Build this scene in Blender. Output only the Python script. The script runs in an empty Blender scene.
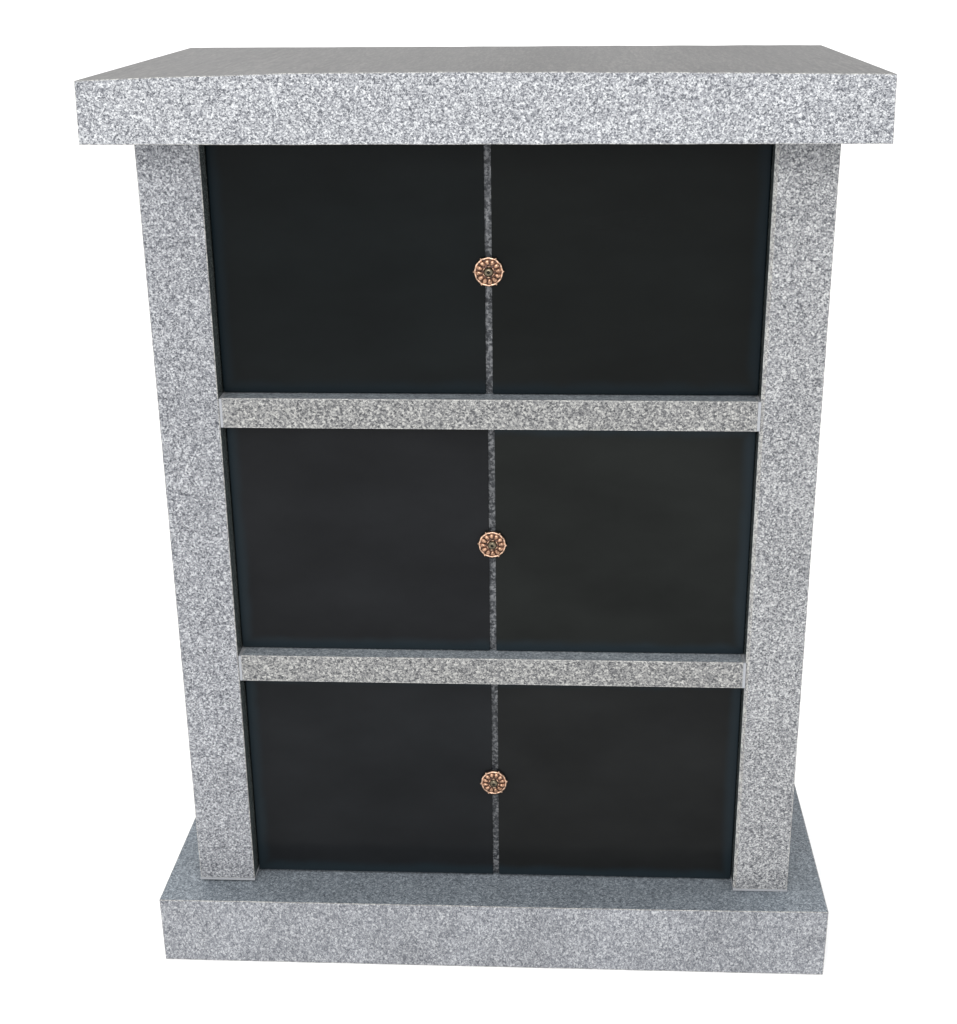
import bpy, bmesh, math, random
from mathutils import Vector, Matrix, noise
random.seed(7)
S = bpy.context.scene
C = S.collection

# ------------------------------------------------------------------ dimensions (metres)
ZB, ZC, ZT = .0999, 1.0999, 1.1731            # base top, cap underside, cap top
CAP_W, CAP_F, CAP_B = .4419, -.0786, .4565    # cap half width, front, back
BASE_W, BASE_F, BASE_B = .4505, -.0472, .425
PO, PI_ = .4036, .3296                        # pillar outer / inner x
PIL_B = .385
SHELF_F = .0025
S1B, S1T = .752, .7897
S2B, S2T = .406, .4426
DOOR_F, DOOR_T = .0257, .020

# ------------------------------------------------------------------ materials
def nodes(name):
    m = bpy.data.materials.new(name); m.use_nodes = True
    nt = m.node_tree; b = nt.nodes['Principled BSDF']
    return m, nt, b

def N(nt, kind, **kw):
    n = nt.nodes.new(kind)
    for k, v in kw.items(): setattr(n, k, v)
    return n

def ramp(nt, stops, interp='LINEAR'):
    r = N(nt, 'ShaderNodeValToRGB'); r.color_ramp.interpolation = interp
    e = r.color_ramp.elements
    while len(e) < len(stops): e.new(.5)
    for k, (p, c) in enumerate(stops):
        e[k].position = p
        e[k].color = (c[0], c[1], c[2], 1) if isinstance(c, tuple) else (c, c, c, 1)
    return r

def granite(name, scale, stops, rough, spec, bump, mottle, stretch=(1, 1, 1), tint=(1, 1, 1), seed=0.0, broad=None):
    m, nt, b = nodes(name)
    L = nt.links.new
    tc = N(nt, 'ShaderNodeTexCoord')
    mp = N(nt, 'ShaderNodeMapping'); mp.inputs['Scale'].default_value = stretch
    mp.inputs['Location'].default_value = (seed, seed * .7, seed * 1.3)
    L(tc.outputs['Object'], mp.inputs['Vector'])
    # wobble the coordinates so that the crystals are not clean cells
    nz = N(nt, 'ShaderNodeTexNoise'); nz.inputs['Scale'].default_value = scale * .9; nz.inputs['Detail'].default_value = 2
    L(mp.outputs[0], nz.inputs['Vector'])
    sb = N(nt, 'ShaderNodeVectorMath', operation='SUBTRACT'); sb.inputs[1].default_value = (.5, .5, .5)
    L(nz.outputs['Color'], sb.inputs[0])
    sc = N(nt, 'ShaderNodeVectorMath', operation='SCALE'); sc.inputs['Scale'].default_value = 1.7 / scale
    L(sb.outputs[0], sc.inputs[0])
    ad = N(nt, 'ShaderNodeVectorMath', operation='ADD')
    L(mp.outputs[0], ad.inputs[0]); L(sc.outputs[0], ad.inputs[1])
    v1 = N(nt, 'ShaderNodeTexVoronoi'); v1.inputs['Scale'].default_value = scale
    L(ad.outputs[0], v1.inputs['Vector'])
    v2 = N(nt, 'ShaderNodeTexVoronoi'); v2.inputs['Scale'].default_value = scale * .52
    L(ad.outputs[0], v2.inputs['Vector'])
    s1 = N(nt, 'ShaderNodeSeparateColor'); L(v1.outputs['Color'], s1.inputs[0])
    s2 = N(nt, 'ShaderNodeSeparateColor'); L(v2.outputs['Color'], s2.inputs[0])
    mx = N(nt, 'ShaderNodeMix', data_type='FLOAT'); mx.inputs[0].default_value = .36
    L(s1.outputs[0], mx.inputs[2]); L(s2.outputs[1], mx.inputs[3])
    rp = ramp(nt, stops); L(mx.outputs[0], rp.inputs[0])
    # broad mottling of the slab
    n2 = N(nt, 'ShaderNodeTexNoise'); n2.inputs['Scale'].default_value = 13; n2.inputs['Detail'].default_value = 6
    n2.inputs['Roughness'].default_value = .7
    L(mp.outputs[0], n2.inputs['Vector'])
    if broad: n2.inputs['Scale'].default_value = broad
    mr = N(nt, 'ShaderNodeMapRange'); mr.inputs[1].default_value = .3; mr.inputs[2].default_value = .7
    mr.inputs[3].default_value = 1 - mottle; mr.inputs[4].default_value = 1 + mottle
    L(n2.outputs[0], mr.inputs[0])
    mu = N(nt, 'ShaderNodeVectorMath', operation='SCALE')
    L(rp.outputs[0], mu.inputs[0]); L(mr.outputs[0], mu.inputs['Scale'])
    tn = N(nt, 'ShaderNodeVectorMath', operation='MULTIPLY'); tn.inputs[1].default_value = tint
    L(mu.outputs[0], tn.inputs[0])
    L(tn.outputs[0], b.inputs['Base Color'])
    b.inputs['Roughness'].default_value = rough
    b.inputs['Specular IOR Level'].default_value = spec
    if bump:
        bp = N(nt, 'ShaderNodeBump'); bp.inputs['Strength'].default_value = bump; bp.inputs['Distance'].default_value = .0012
        L(mx.outputs[0], bp.inputs['Height']); L(bp.outputs[0], b.inputs['Normal'])
    return m

HONED = [(.13, (.070, .073, .082)), (.30, (.145, .149, .162)), (.50, (.25, .254, .266)), (.70, (.375, .38, .387)), (.90, (.57, .575, .575))]
SOFT = [(.10, (.10, .103, .114)), (.30, (.160, .164, .176)), (.50, (.225, .229, .24)), (.70, (.305, .309, .315)), (.90, (.45, .452, .45))]
POLISH = [(.10, (.040, .043, .048)), (.35, (.072, .077, .083)), (.60, (.105, .111, .117)), (.90, (.18, .185, .19))]
def tint(k, r=1, g=1, b=1): return (k * r, k * g, k * b)
M = {}
M['cap'] = granite('granite_flamed_cap', 760, HONED, .8, .25, .25, .05, tint=tint(.95, .985, 1, 1.02), seed=3.1)
M['pillar'] = granite('granite_flamed_pillar', 740, HONED, .8, .25, .25, .08, tint=tint(.77, .995, 1, 1.0), seed=9.7)
M['pillar_cool'] = granite('granite_flamed_pillar_cool', 700, HONED, .8, .25, .22, .10, tint=tint(.76, .985, 1, 1.03), seed=12.4, broad=8)
M['shelf'] = granite('granite_flamed_shelf', 610, HONED, .8, .25, .35, .08, tint=tint(.66, 1.01, 1, .96), seed=1.3)
M['base'] = granite('granite_flamed_base', 720, SOFT, .8, .25, .2, .17, stretch=(1, 1, .72), tint=tint(.90, .98, 1, 1.035), seed=5.9, broad=9)
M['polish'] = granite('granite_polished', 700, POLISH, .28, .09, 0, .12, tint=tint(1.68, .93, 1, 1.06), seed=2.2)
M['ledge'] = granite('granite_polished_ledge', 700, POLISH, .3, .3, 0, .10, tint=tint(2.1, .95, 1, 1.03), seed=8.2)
M['reveal'] = granite('granite_polished_reveal_shaded', 700, POLISH, .2, .2, 0, .10, tint=tint(.55, .95, 1.05, .98), seed=8.8)  # darker copy for the pillars' inner faces, their shade put into the colour
M['captop'] = granite('granite_polished_cap_top', 600, POLISH, .34, .030, 0, .30, stretch=(1, .10, 1), tint=tint(.36, 1.10, 1.0, .90), seed=4.4)  # stretched mottling paints soft streaky reflections into the colour
M['arris'] = granite('granite_arris', 700, [(.2, (.12, .12, .13)), (.5, (.24, .24, .235)), (.8, (.42, .42, .40))], .6, .25, 0, .15, seed=7.4)  # lighter bevel faces: bright edge highlights put into the colour
M['divider'] = granite('granite_divider', 420, [(.2, (.014, .016, .019)), (.45, (.042, .046, .052)), (.8, (.155, .16, .168))], .4, .2, 0, .4, seed=6.1)

def door_mat(name, col, spec, seed, outer, edge, top):
    """polished black stone: almost even, with soft cloudy tone and a slightly uneven polish"""
    m, nt, b = nodes(name); L = nt.links.new
    tc = N(nt, 'ShaderNodeTexCoord')
    mp = N(nt, 'ShaderNodeMapping'); mp.inputs['Scale'].default_value = (.75, 1, 1.5); mp.inputs['Location'].default_value = (seed, 0, seed)
    L(tc.outputs['Object'], mp.inputs[0])
    n = N(nt, 'ShaderNodeTexNoise'); n.inputs['Scale'].default_value = 7; n.inputs['Detail'].default_value = 7; n.inputs['Roughness'].default_value = .62
    L(mp.outputs[0], n.inputs['Vector'])
    r = ramp(nt, [(.28, tuple(c * .75 for c in col)), (.5, col), (.74, tuple(c * 1.3 for c in col))]); L(n.outputs[0], r.inputs[0])
    # bluish tint mixed into the colour round the outer edges, with a wandering boundary
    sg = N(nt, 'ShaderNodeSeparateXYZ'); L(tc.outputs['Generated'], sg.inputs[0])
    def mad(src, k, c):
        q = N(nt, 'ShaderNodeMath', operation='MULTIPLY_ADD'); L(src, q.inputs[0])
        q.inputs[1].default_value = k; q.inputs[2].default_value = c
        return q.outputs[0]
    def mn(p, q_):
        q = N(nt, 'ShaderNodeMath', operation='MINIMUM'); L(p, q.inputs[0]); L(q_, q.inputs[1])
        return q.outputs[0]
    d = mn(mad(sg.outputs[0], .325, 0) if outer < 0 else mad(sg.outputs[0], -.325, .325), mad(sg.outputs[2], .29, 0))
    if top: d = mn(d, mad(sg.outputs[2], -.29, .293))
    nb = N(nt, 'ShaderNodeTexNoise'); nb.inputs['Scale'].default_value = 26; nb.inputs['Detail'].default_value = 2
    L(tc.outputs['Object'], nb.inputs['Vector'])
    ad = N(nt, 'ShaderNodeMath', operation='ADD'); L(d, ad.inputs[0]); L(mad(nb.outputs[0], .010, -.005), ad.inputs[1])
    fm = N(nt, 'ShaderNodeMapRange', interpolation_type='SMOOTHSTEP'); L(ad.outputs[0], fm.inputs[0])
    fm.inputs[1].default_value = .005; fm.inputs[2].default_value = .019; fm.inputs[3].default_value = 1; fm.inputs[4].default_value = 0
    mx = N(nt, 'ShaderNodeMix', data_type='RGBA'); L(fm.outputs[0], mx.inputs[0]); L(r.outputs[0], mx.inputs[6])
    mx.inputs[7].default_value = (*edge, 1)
    L(mx.outputs[2], b.inputs['Base Color'])
    n2 = N(nt, 'ShaderNodeTexNoise'); n2.inputs['Scale'].default_value = 5; n2.inputs['Detail'].default_value = 5
    mp2 = N(nt, 'ShaderNodeMapping'); mp2.inputs['Scale'].default_value = (.5, 1, 4)
    L(tc.outputs['Object'], mp2.inputs[0]); L(mp2.outputs[0], n2.inputs['Vector'])
    mr = N(nt, 'ShaderNodeMapRange'); mr.inputs[1].default_value = .3; mr.inputs[2].default_value = .7
    mr.inputs[3].default_value = .16; mr.inputs[4].default_value = .28
    L(n2.outputs[0], mr.inputs[0]); L(mr.outputs[0], b.inputs['Roughness'])
    b.inputs['Specular IOR Level'].default_value = spec
    return m
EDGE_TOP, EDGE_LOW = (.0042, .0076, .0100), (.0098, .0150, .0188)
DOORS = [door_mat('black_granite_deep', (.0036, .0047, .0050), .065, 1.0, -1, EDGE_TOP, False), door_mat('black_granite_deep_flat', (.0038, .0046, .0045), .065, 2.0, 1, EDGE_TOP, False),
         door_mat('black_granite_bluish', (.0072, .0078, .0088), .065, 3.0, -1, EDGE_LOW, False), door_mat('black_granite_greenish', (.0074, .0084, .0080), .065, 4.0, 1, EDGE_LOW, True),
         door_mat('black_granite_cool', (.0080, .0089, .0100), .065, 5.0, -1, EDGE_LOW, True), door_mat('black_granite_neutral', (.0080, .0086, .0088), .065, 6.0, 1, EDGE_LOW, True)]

def copper(name, col, rough, metal=1.0):
    m, nt, b = nodes(name); L = nt.links.new
    tc = N(nt, 'ShaderNodeTexCoord')
    n = N(nt, 'ShaderNodeTexNoise'); n.inputs['Scale'].default_value = 330; n.inputs['Detail'].default_value = 4
    L(tc.outputs['Object'], n.inputs['Vector'])
    r = ramp(nt, [(.36, tuple(c * .36 for c in col)), (.62, col)]); L(n.outputs[0], r.inputs[0])
    L(r.outputs[0], b.inputs['Base Color'])
    b.inputs['Metallic'].default_value = metal; b.inputs['Roughness'].default_value = rough
    return m
M['copper'] = copper('bright_copper', (.70, .47, .34), .30)
M['dull'] = copper('dull_copper', (.43, .26, .175), .30)
M['patina'] = copper('dark_copper_patina', (.08, .045, .036), .45, .7)
M['screw'] = copper('aged_brass', (.16, .135, .095), .28)
M['hole'] = copper('dark_screw_recess', (.02, .017, .012), .6, .3)

m, nt, b = nodes('mortar'); b.inputs['Base Color'].default_value = (.62, .63, .66, 1); b.inputs['Roughness'].default_value = .8
n = N(nt, 'ShaderNodeTexNoise'); n.inputs['Scale'].default_value = 150
r = ramp(nt, [(.3, (.19, .20, .22)), (.7, (.34, .35, .37))]); nt.links.new(n.outputs[0], r.inputs[0]); nt.links.new(r.outputs[0], b.inputs['Base Color'])
M['mortar'] = m
m, nt, b = nodes('white_paper_floor'); b.inputs['Base Color'].default_value = (.93, .93, .93, 1); b.inputs['Roughness'].default_value = 1
b.inputs['Specular IOR Level'].default_value = 0
n = N(nt, 'ShaderNodeTexNoise'); n.inputs['Scale'].default_value = 4
r = ramp(nt, [(.3, .925), (.7, .94)]); nt.links.new(n.outputs[0], r.inputs[0]); nt.links.new(r.outputs[0], b.inputs['Base Color'])
M['floor'] = m

# ------------------------------------------------------------------ mesh helpers
def link(name, bm, mats, parent=None, smooth=False):
    me = bpy.data.meshes.new(name); bm.to_mesh(me); bm.free()
    for mm in (mats if isinstance(mats, list) else [mats]): me.materials.append(mm)
    if smooth: me.polygons.foreach_set('use_smooth', [True] * len(me.polygons))
    o = bpy.data.objects.new(name, me); C.objects.link(o)
    if parent: o.parent = parent
    return o

def slab_bm(x0, x1, y0, y1, z0, z1, bev=.0015, faces=None, wobble=0.0, arris=None, chamfer=None, bow=None):
    """bevelled block; faces maps a direction ('top','left',...) to a material index"""
    bm = bmesh.new()
    bmesh.ops.create_cube(bm, size=1)
    for v in bm.verts:
        v.co = Vector(((x0 + x1) / 2 + v.co.x * (x1 - x0), (y0 + y1) / 2 + v.co.y * (y1 - y0), (z0 + z1) / 2 + v.co.z * (z1 - z0)))
    if wobble:   # cut the block along its length so that its sawn arrises can run a little uneven
        n = 60
        for k in range(1, n):
            x = x0 + (x1 - x0) * k / n
            bmesh.ops.bisect_plane(bm, geom=bm.verts[:] + bm.edges[:] + bm.faces[:], plane_co=(x, 0, 0), plane_no=(1, 0, 0))
    if chamfer:   # a wider chamfer down one front corner
        xs, off = chamfer
        ed = [e for e in bm.edges if all(abs(v.co.x - xs) < 1e-5 and abs(v.co.y - y0) < 1e-5 for v in e.verts)]
        bmesh.ops.bevel(bm, geom=ed, offset=off, segments=1, affect='EDGES')
    if bev:
        ed = [e for e in bm.edges if len(e.link_faces) == 2 and e.calc_face_angle() > 1]
        bmesh.ops.bevel(bm, geom=ed, offset=bev, segments=2, affect='EDGES', profile=.6)
    if wobble:
        for v in bm.verts:
            p = v.co * 22
            v.co += Vector((0, noise.noise(p), noise.noise(p + Vector((9, 3, 5))))) * wobble
    if bow:       # the top front arris runs slightly out of true
        for v in bm.verts:
            if v.co.y < y0 + .01 and v.co.z > z1 - .01: v.co.z += bow(v.co.x)
            elif v.co.z < z0 + .01: v.co.x *= 1.0045 if z0 > .5 else .9985
    bm.normal_update()
    if arris is not None:
        for f in bm.faces:
            if max(abs(q) for q in f.normal) < .97: f.material_index = arris
    D = {'top': (0, 0, 1), 'left': (-1, 0, 0), 'right': (1, 0, 0), 'front': (0, -1, 0), 'bottom': (0, 0, -1)}
    for k, i in (faces or {}).items():
        d = Vector(D[k])
        for f in bm.faces:
            if f.normal.dot(d) > .97: f.material_index = i
    return bm

# ------------------------------------------------------------------ the columbarium
root = bpy.data.objects.new('columbarium', None); C.objects.link(root)
root['label'] = 'grey granite columbarium with six black niche doors, copper rosettes, flat cap and base slab'
root['category'] = 'columbarium'

def base_bow(x):
    t = x / BASE_W
    return -.0022 - .0010 * t * t if t < 0 else -.0022 + .0026 * t * t
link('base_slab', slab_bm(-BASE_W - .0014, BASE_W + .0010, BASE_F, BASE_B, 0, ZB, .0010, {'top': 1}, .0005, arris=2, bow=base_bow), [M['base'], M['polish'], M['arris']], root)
def cap_bow(x):
    t = x / CAP_W
    return .0024 * (1 - t * t) + (-.0052 * max(0, -t - .45) / .55 if t < 0 else -.0012 * t)
link('cap_slab', slab_bm(-CAP_W, CAP_W, CAP_F, CAP_B, ZC, ZT, .0009, {'top': 1}, .0005, arris=2, bow=cap_bow), [M['cap'], M['captop'], M['arris']], root)

JOINT = .0028
for s in (-1, 1):
    xa, xb = (-.4049, -PI_) if s < 0 else (.3289, .4019)
    xc = xb if s < 0 else xa
    inner = 'right' if s < 0 else 'left'
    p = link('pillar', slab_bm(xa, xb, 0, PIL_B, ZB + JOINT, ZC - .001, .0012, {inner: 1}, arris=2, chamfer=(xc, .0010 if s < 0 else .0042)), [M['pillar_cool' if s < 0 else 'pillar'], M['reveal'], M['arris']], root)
    link('mortar_joint', slab_bm(xa - .0004, xb + .0004, -.0008, PIL_B - .004, ZB + .0002, ZB + JOINT + .0004, .0004), M['mortar'], p)

for z0, z1 in ((S1B, S1T), (S2B, S2T)):
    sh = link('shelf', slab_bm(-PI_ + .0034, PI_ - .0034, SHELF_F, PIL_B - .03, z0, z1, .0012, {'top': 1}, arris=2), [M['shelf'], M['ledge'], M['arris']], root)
    for s in (-1, 1):
        xa, xb = sorted((s * (PI_ - .0001), s * (PI_ - .0036)))
        link('mortar_joint', slab_bm(xa, xb, SHELF_F - .0006, .09, z0 + .0006, z1 - .0006, .0003), M['mortar'], sh)

link('back_panel', slab_bm(-PI_ + .001, PI_ - .001, PIL_B - .028, PIL_B - .003, ZB + .001, ZC - .002, .001), M['polish'], root)

ROWS = ((S1T, ZC), (S2T, S1B), (ZB, S2B))
GL, GR = -.0043, .0040        # the gap between each pair of doors
for row, ((z0, z1), dx) in enumerate(zip(ROWS, (.0010, .0028, .0040))):
    link('divider', slab_bm(-.0105 + dx, .0105 + dx, DOOR_F + .006, PIL_B - .03, z0 + .0005, z1 - .0015, 0), M['divider'], root)
    zz0, zz1 = z0 + .0012, z1 - .0018
    for xa, xb in ((-PI_ + .0016, GL + dx), (GR + dx, PI_ - .0016)):
        # the outer rim of a door is rebated so that it sits in front of the divider
        bm = slab_bm(xa, xb, DOOR_F, DOOR_F + .005, zz0, zz1, .0012)
        xi0, xi1 = (xa, dx - .012) if xa < -.1 else (dx + .012, xb)
        bm2 = slab_bm(xi0 + .001, xi1 - .001, DOOR_F + .0045, DOOR_F + DOOR_T, zz0 + .001, zz1 - .001, .001)
        tmp = bpy.data.meshes.new('tmp'); bm2.to_mesh(tmp); bm2.free(); bm.from_mesh(tmp); bpy.data.meshes.remove(tmp)
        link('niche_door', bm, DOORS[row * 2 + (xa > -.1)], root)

# ------------------------------------------------------------------ rosettes
def lathe(bm, prof, seg, mat, y_off=0.0, lobes=0, amp=0.0):
    """prof: (radius, height towards the viewer); axis is -Y"""
    rings = []
    for r, h in prof:
        if r < 1e-6:
            rings.append([bm.verts.new((0, -h + y_off, 0))])
        else:
            ring = []
            for k in range(seg):
                t = 2 * math.pi * k / seg
                q = r + amp * math.cos(lobes * t)
                ring.append(bm.verts.new((q * math.cos(t), -h + y_off, q * math.sin(t))))
            rings.append(ring)
    for a, b_ in zip(rings, rings[1:]):
        for k in range(seg):
            k2 = (k + 1) % seg
            if len(a) == 1: f = bm.faces.new((a[0], b_[k2], b_[k]))
            elif len(b_) == 1: f = bm.faces.new((a[k], a[k2], b_[0]))
            else: f = bm.faces.new((a[k], a[k2], b_[k2], b_[k]))
            f.material_index = mat

def ellipsoid(bm, centre, ang, rl, rw, rh, mat, nu=10, nv=6):
    """a raised petal or bead, long axis at angle ang in the XZ plane"""
    ca, sa = math.cos(ang), math.sin(ang)
    grid = []
    for j in range(nv + 1):
        th = math.pi / 2 * j / nv
        row = []
        for i in range(nu):
            ph = 2 * math.pi * i / nu
            a, w, h = rl * math.cos(th) * math.cos(ph), rw * math.cos(th) * math.sin(ph), rh * math.sin(th)
            w *= 1 + .35 * a / rl
            row.append((centre[0] + a * ca - w * sa, centre[1] - h, centre[2] + a * sa + w * ca))
        grid.append(row)
    vs = [[bm.verts.new(q) for q in row] for row in grid[:-1]]
    top = bm.verts.new(grid[-1][0])
    for j in range(len(vs) - 1):
        for i in range(nu):
            i2 = (i + 1) % nu
            bm.faces.new((vs[j][i], vs[j][i2], vs[j + 1][i2], vs[j + 1][i])).material_index = mat
    for i in range(nu):
        bm.faces.new((vs[-1][i], vs[-1][(i + 1) % nu], top)).material_index = mat

R0 = .0176
def rosette_bm():
    bm = bmesh.new()
    # dark dished plate and bright rolled rim
    lathe(bm, [(R0 * .96, 0), (R0 * .97, .0035), (R0 * .84, .0042), (R0 * .40, .0050), (R0 * .30, .0056), (0, .0058)], 48, 1)
    rim = [(R0 * .92 + .0013 * math.cos(t), .0038 + .0015 * math.sin(t)) for t in [math.pi * 2 * k / 10 for k in range(11)]]
    lathe(bm, rim, 96, 0, lobes=12, amp=.0002)
    for k in range(6):      # little lugs on the rim
        a = math.pi * 2 * k / 6 + .02
        ellipsoid(bm, (R0 * 1.0 * math.cos(a), -.0030, R0 * 1.0 * math.sin(a)), a, .0014, .0014, .0022, 0)
    for k in range(12):     # petals
        a = math.pi * 2 * k / 12 + .13
        ellipsoid(bm, (R0 * .645 * math.cos(a), -.0042, R0 * .645 * math.sin(a)), a, R0 * .235, .0030, .0028, 2)
    for k in range(6):      # inner ring of beads
        a = math.pi * 2 * k / 6 + .5
        ellipsoid(bm, (R0 * .37 * math.cos(a), -.0050, R0 * .37 * math.sin(a)), a + math.pi / 2, .0026, .0009, .0018, 0)
    bmesh.ops.recalc_face_normals(bm, faces=bm.faces)
    return bm

def screw_bm():
    bm = bmesh.new()
    lathe(bm, [(.0060, .0050), (.0058, .0064), (.0047, .0082), (.0032, .0090), (.0019, .0091)], 24, 0)
    lathe(bm, [(.0019, .0091), (.0014, .0066), (0, .0065)], 24, 1)
    bmesh.ops.recalc_face_normals(bm, faces=bm.faces)
    return bm

ros = link('rosette', rosette_bm(), [M['copper'], M['patina'], M['dull']], root, True)
scr = link('screw', screw_bm(), [M['screw'], M['hole']], ros, True)
ROS = ((.0015, .9418, .0), (.0029, .5944, .07), (.0022, .2490, -.1))
for k, (x, z, ang) in enumerate(ROS):
    if k == 0: r_ = ros
    else:
        r_ = ros.copy(); C.objects.link(r_); r_.parent = root
        s_ = scr.copy(); C.objects.link(s_); s_.parent = r_
    r_.location = (x, DOOR_F - .0006, z); r_.rotation_euler = (0, ang, 0)

# ------------------------------------------------------------------ white ground
bm = bmesh.new()
bmesh.ops.create_grid(bm, x_segments=1, y_segments=1, size=60)
g = link('ground', bm, M['floor']); g['kind'] = 'structure'; g['label'] = 'plain white studio ground'
g.location.z = -.0004

# ------------------------------------------------------------------ light
w = bpy.data.worlds.new('World'); S.world = w; w.use_nodes = True
bg = w.node_tree.nodes['Background']; bg.inputs[0].default_value = (1, 1, 1, 1)
# white surround, over-exposed everywhere; left brightness and upright bands added to streak the reflections
wt = w.node_tree; tc = N(wt, 'ShaderNodeTexCoord')
sx = N(wt, 'ShaderNodeSeparateXYZ'); wt.links.new(tc.outputs['Generated'], sx.inputs[0])
mr = N(wt, 'ShaderNodeMapRange'); mr.inputs[1].default_value = -.75; mr.inputs[2].default_value = .75
mr.inputs[3].default_value = 1.85; mr.inputs[4].default_value = 1.2
wt.links.new(sx.outputs[0], mr.inputs[0])
mp = N(wt, 'ShaderNodeMapping'); mp.inputs['Scale'].default_value = (9, 9, .6); wt.links.new(tc.outputs['Generated'], mp.inputs[0])
nz = N(wt, 'ShaderNodeTexNoise'); nz.inputs['Scale'].default_value = 1; nz.inputs['Detail'].default_value = 3; wt.links.new(mp.outputs[0], nz.inputs['Vector'])
m2 = N(wt, 'ShaderNodeMapRange'); m2.inputs[1].default_value = .3; m2.inputs[2].default_value = .7; m2.inputs[3].default_value = .88; m2.inputs[4].default_value = 1.2
wt.links.new(nz.outputs[0], m2.inputs[0])
ml = N(wt, 'ShaderNodeMath', operation='MULTIPLY'); wt.links.new(mr.outputs[0], ml.inputs[0]); wt.links.new(m2.outputs[0], ml.inputs[1])
wt.links.new(ml.outputs[0], bg.inputs[1])

def area(name, loc, target, size, power, col=(1, 1, 1)):
    l = bpy.data.lights.new(name, 'AREA'); l.shape = 'SQUARE'; l.size = size; l.energy = power; l.color = col
    o = bpy.data.objects.new(name, l); C.objects.link(o); o.location = loc
    o.rotation_euler = (Vector(target) - Vector(loc)).to_track_quat('-Z', 'Y').to_euler()
    return o
area('added_front_lamp', (-.25, -3.1, 2.1), (0, -.1, .75), 1.6, 60, (1, .99, .98))  # added lamp out of view; lights the fronts and keeps the floor white

# ------------------------------------------------------------------ camera (solved from the photograph)
cx, cy, cz, ya, pi_, ro, f, px, py = .1012, -1.7721, 1.2914, -.0502, -.3722, -.0073, 1516.9, 498.71, 547.63
fh = Vector((math.sin(ya), math.cos(ya), 0)); rt = Vector((math.cos(ya), -math.sin(ya), 0)); zz = Vector((0, 0, 1))
fw = math.cos(pi_) * fh + math.sin(pi_) * zz; up = -math.sin(pi_) * fh + math.cos(pi_) * zz
r2 = math.cos(ro) * rt + math.sin(ro) * up; u2 = -math.sin(ro) * rt + math.cos(ro) * up
cam = bpy.data.cameras.new('camera'); co = bpy.data.objects.new('camera', cam); C.objects.link(co)
mw = Matrix((r2, u2, -fw)).transposed().to_4x4(); mw.translation = (cx, cy, cz); co.matrix_world = mw
cam.sensor_fit = 'HORIZONTAL'; cam.sensor_width = 36; cam.lens = f * 36 / 957
cam.shift_x = -(px - 478.5) / 957; cam.shift_y = (py - 512) / 957
cam.clip_start = .05; cam.clip_end = 300
S.camera = co

S.view_settings.view_transform = 'Standard'; S.view_settings.look = 'None'
S.view_settings.exposure = 0; S.view_settings.gamma = 1
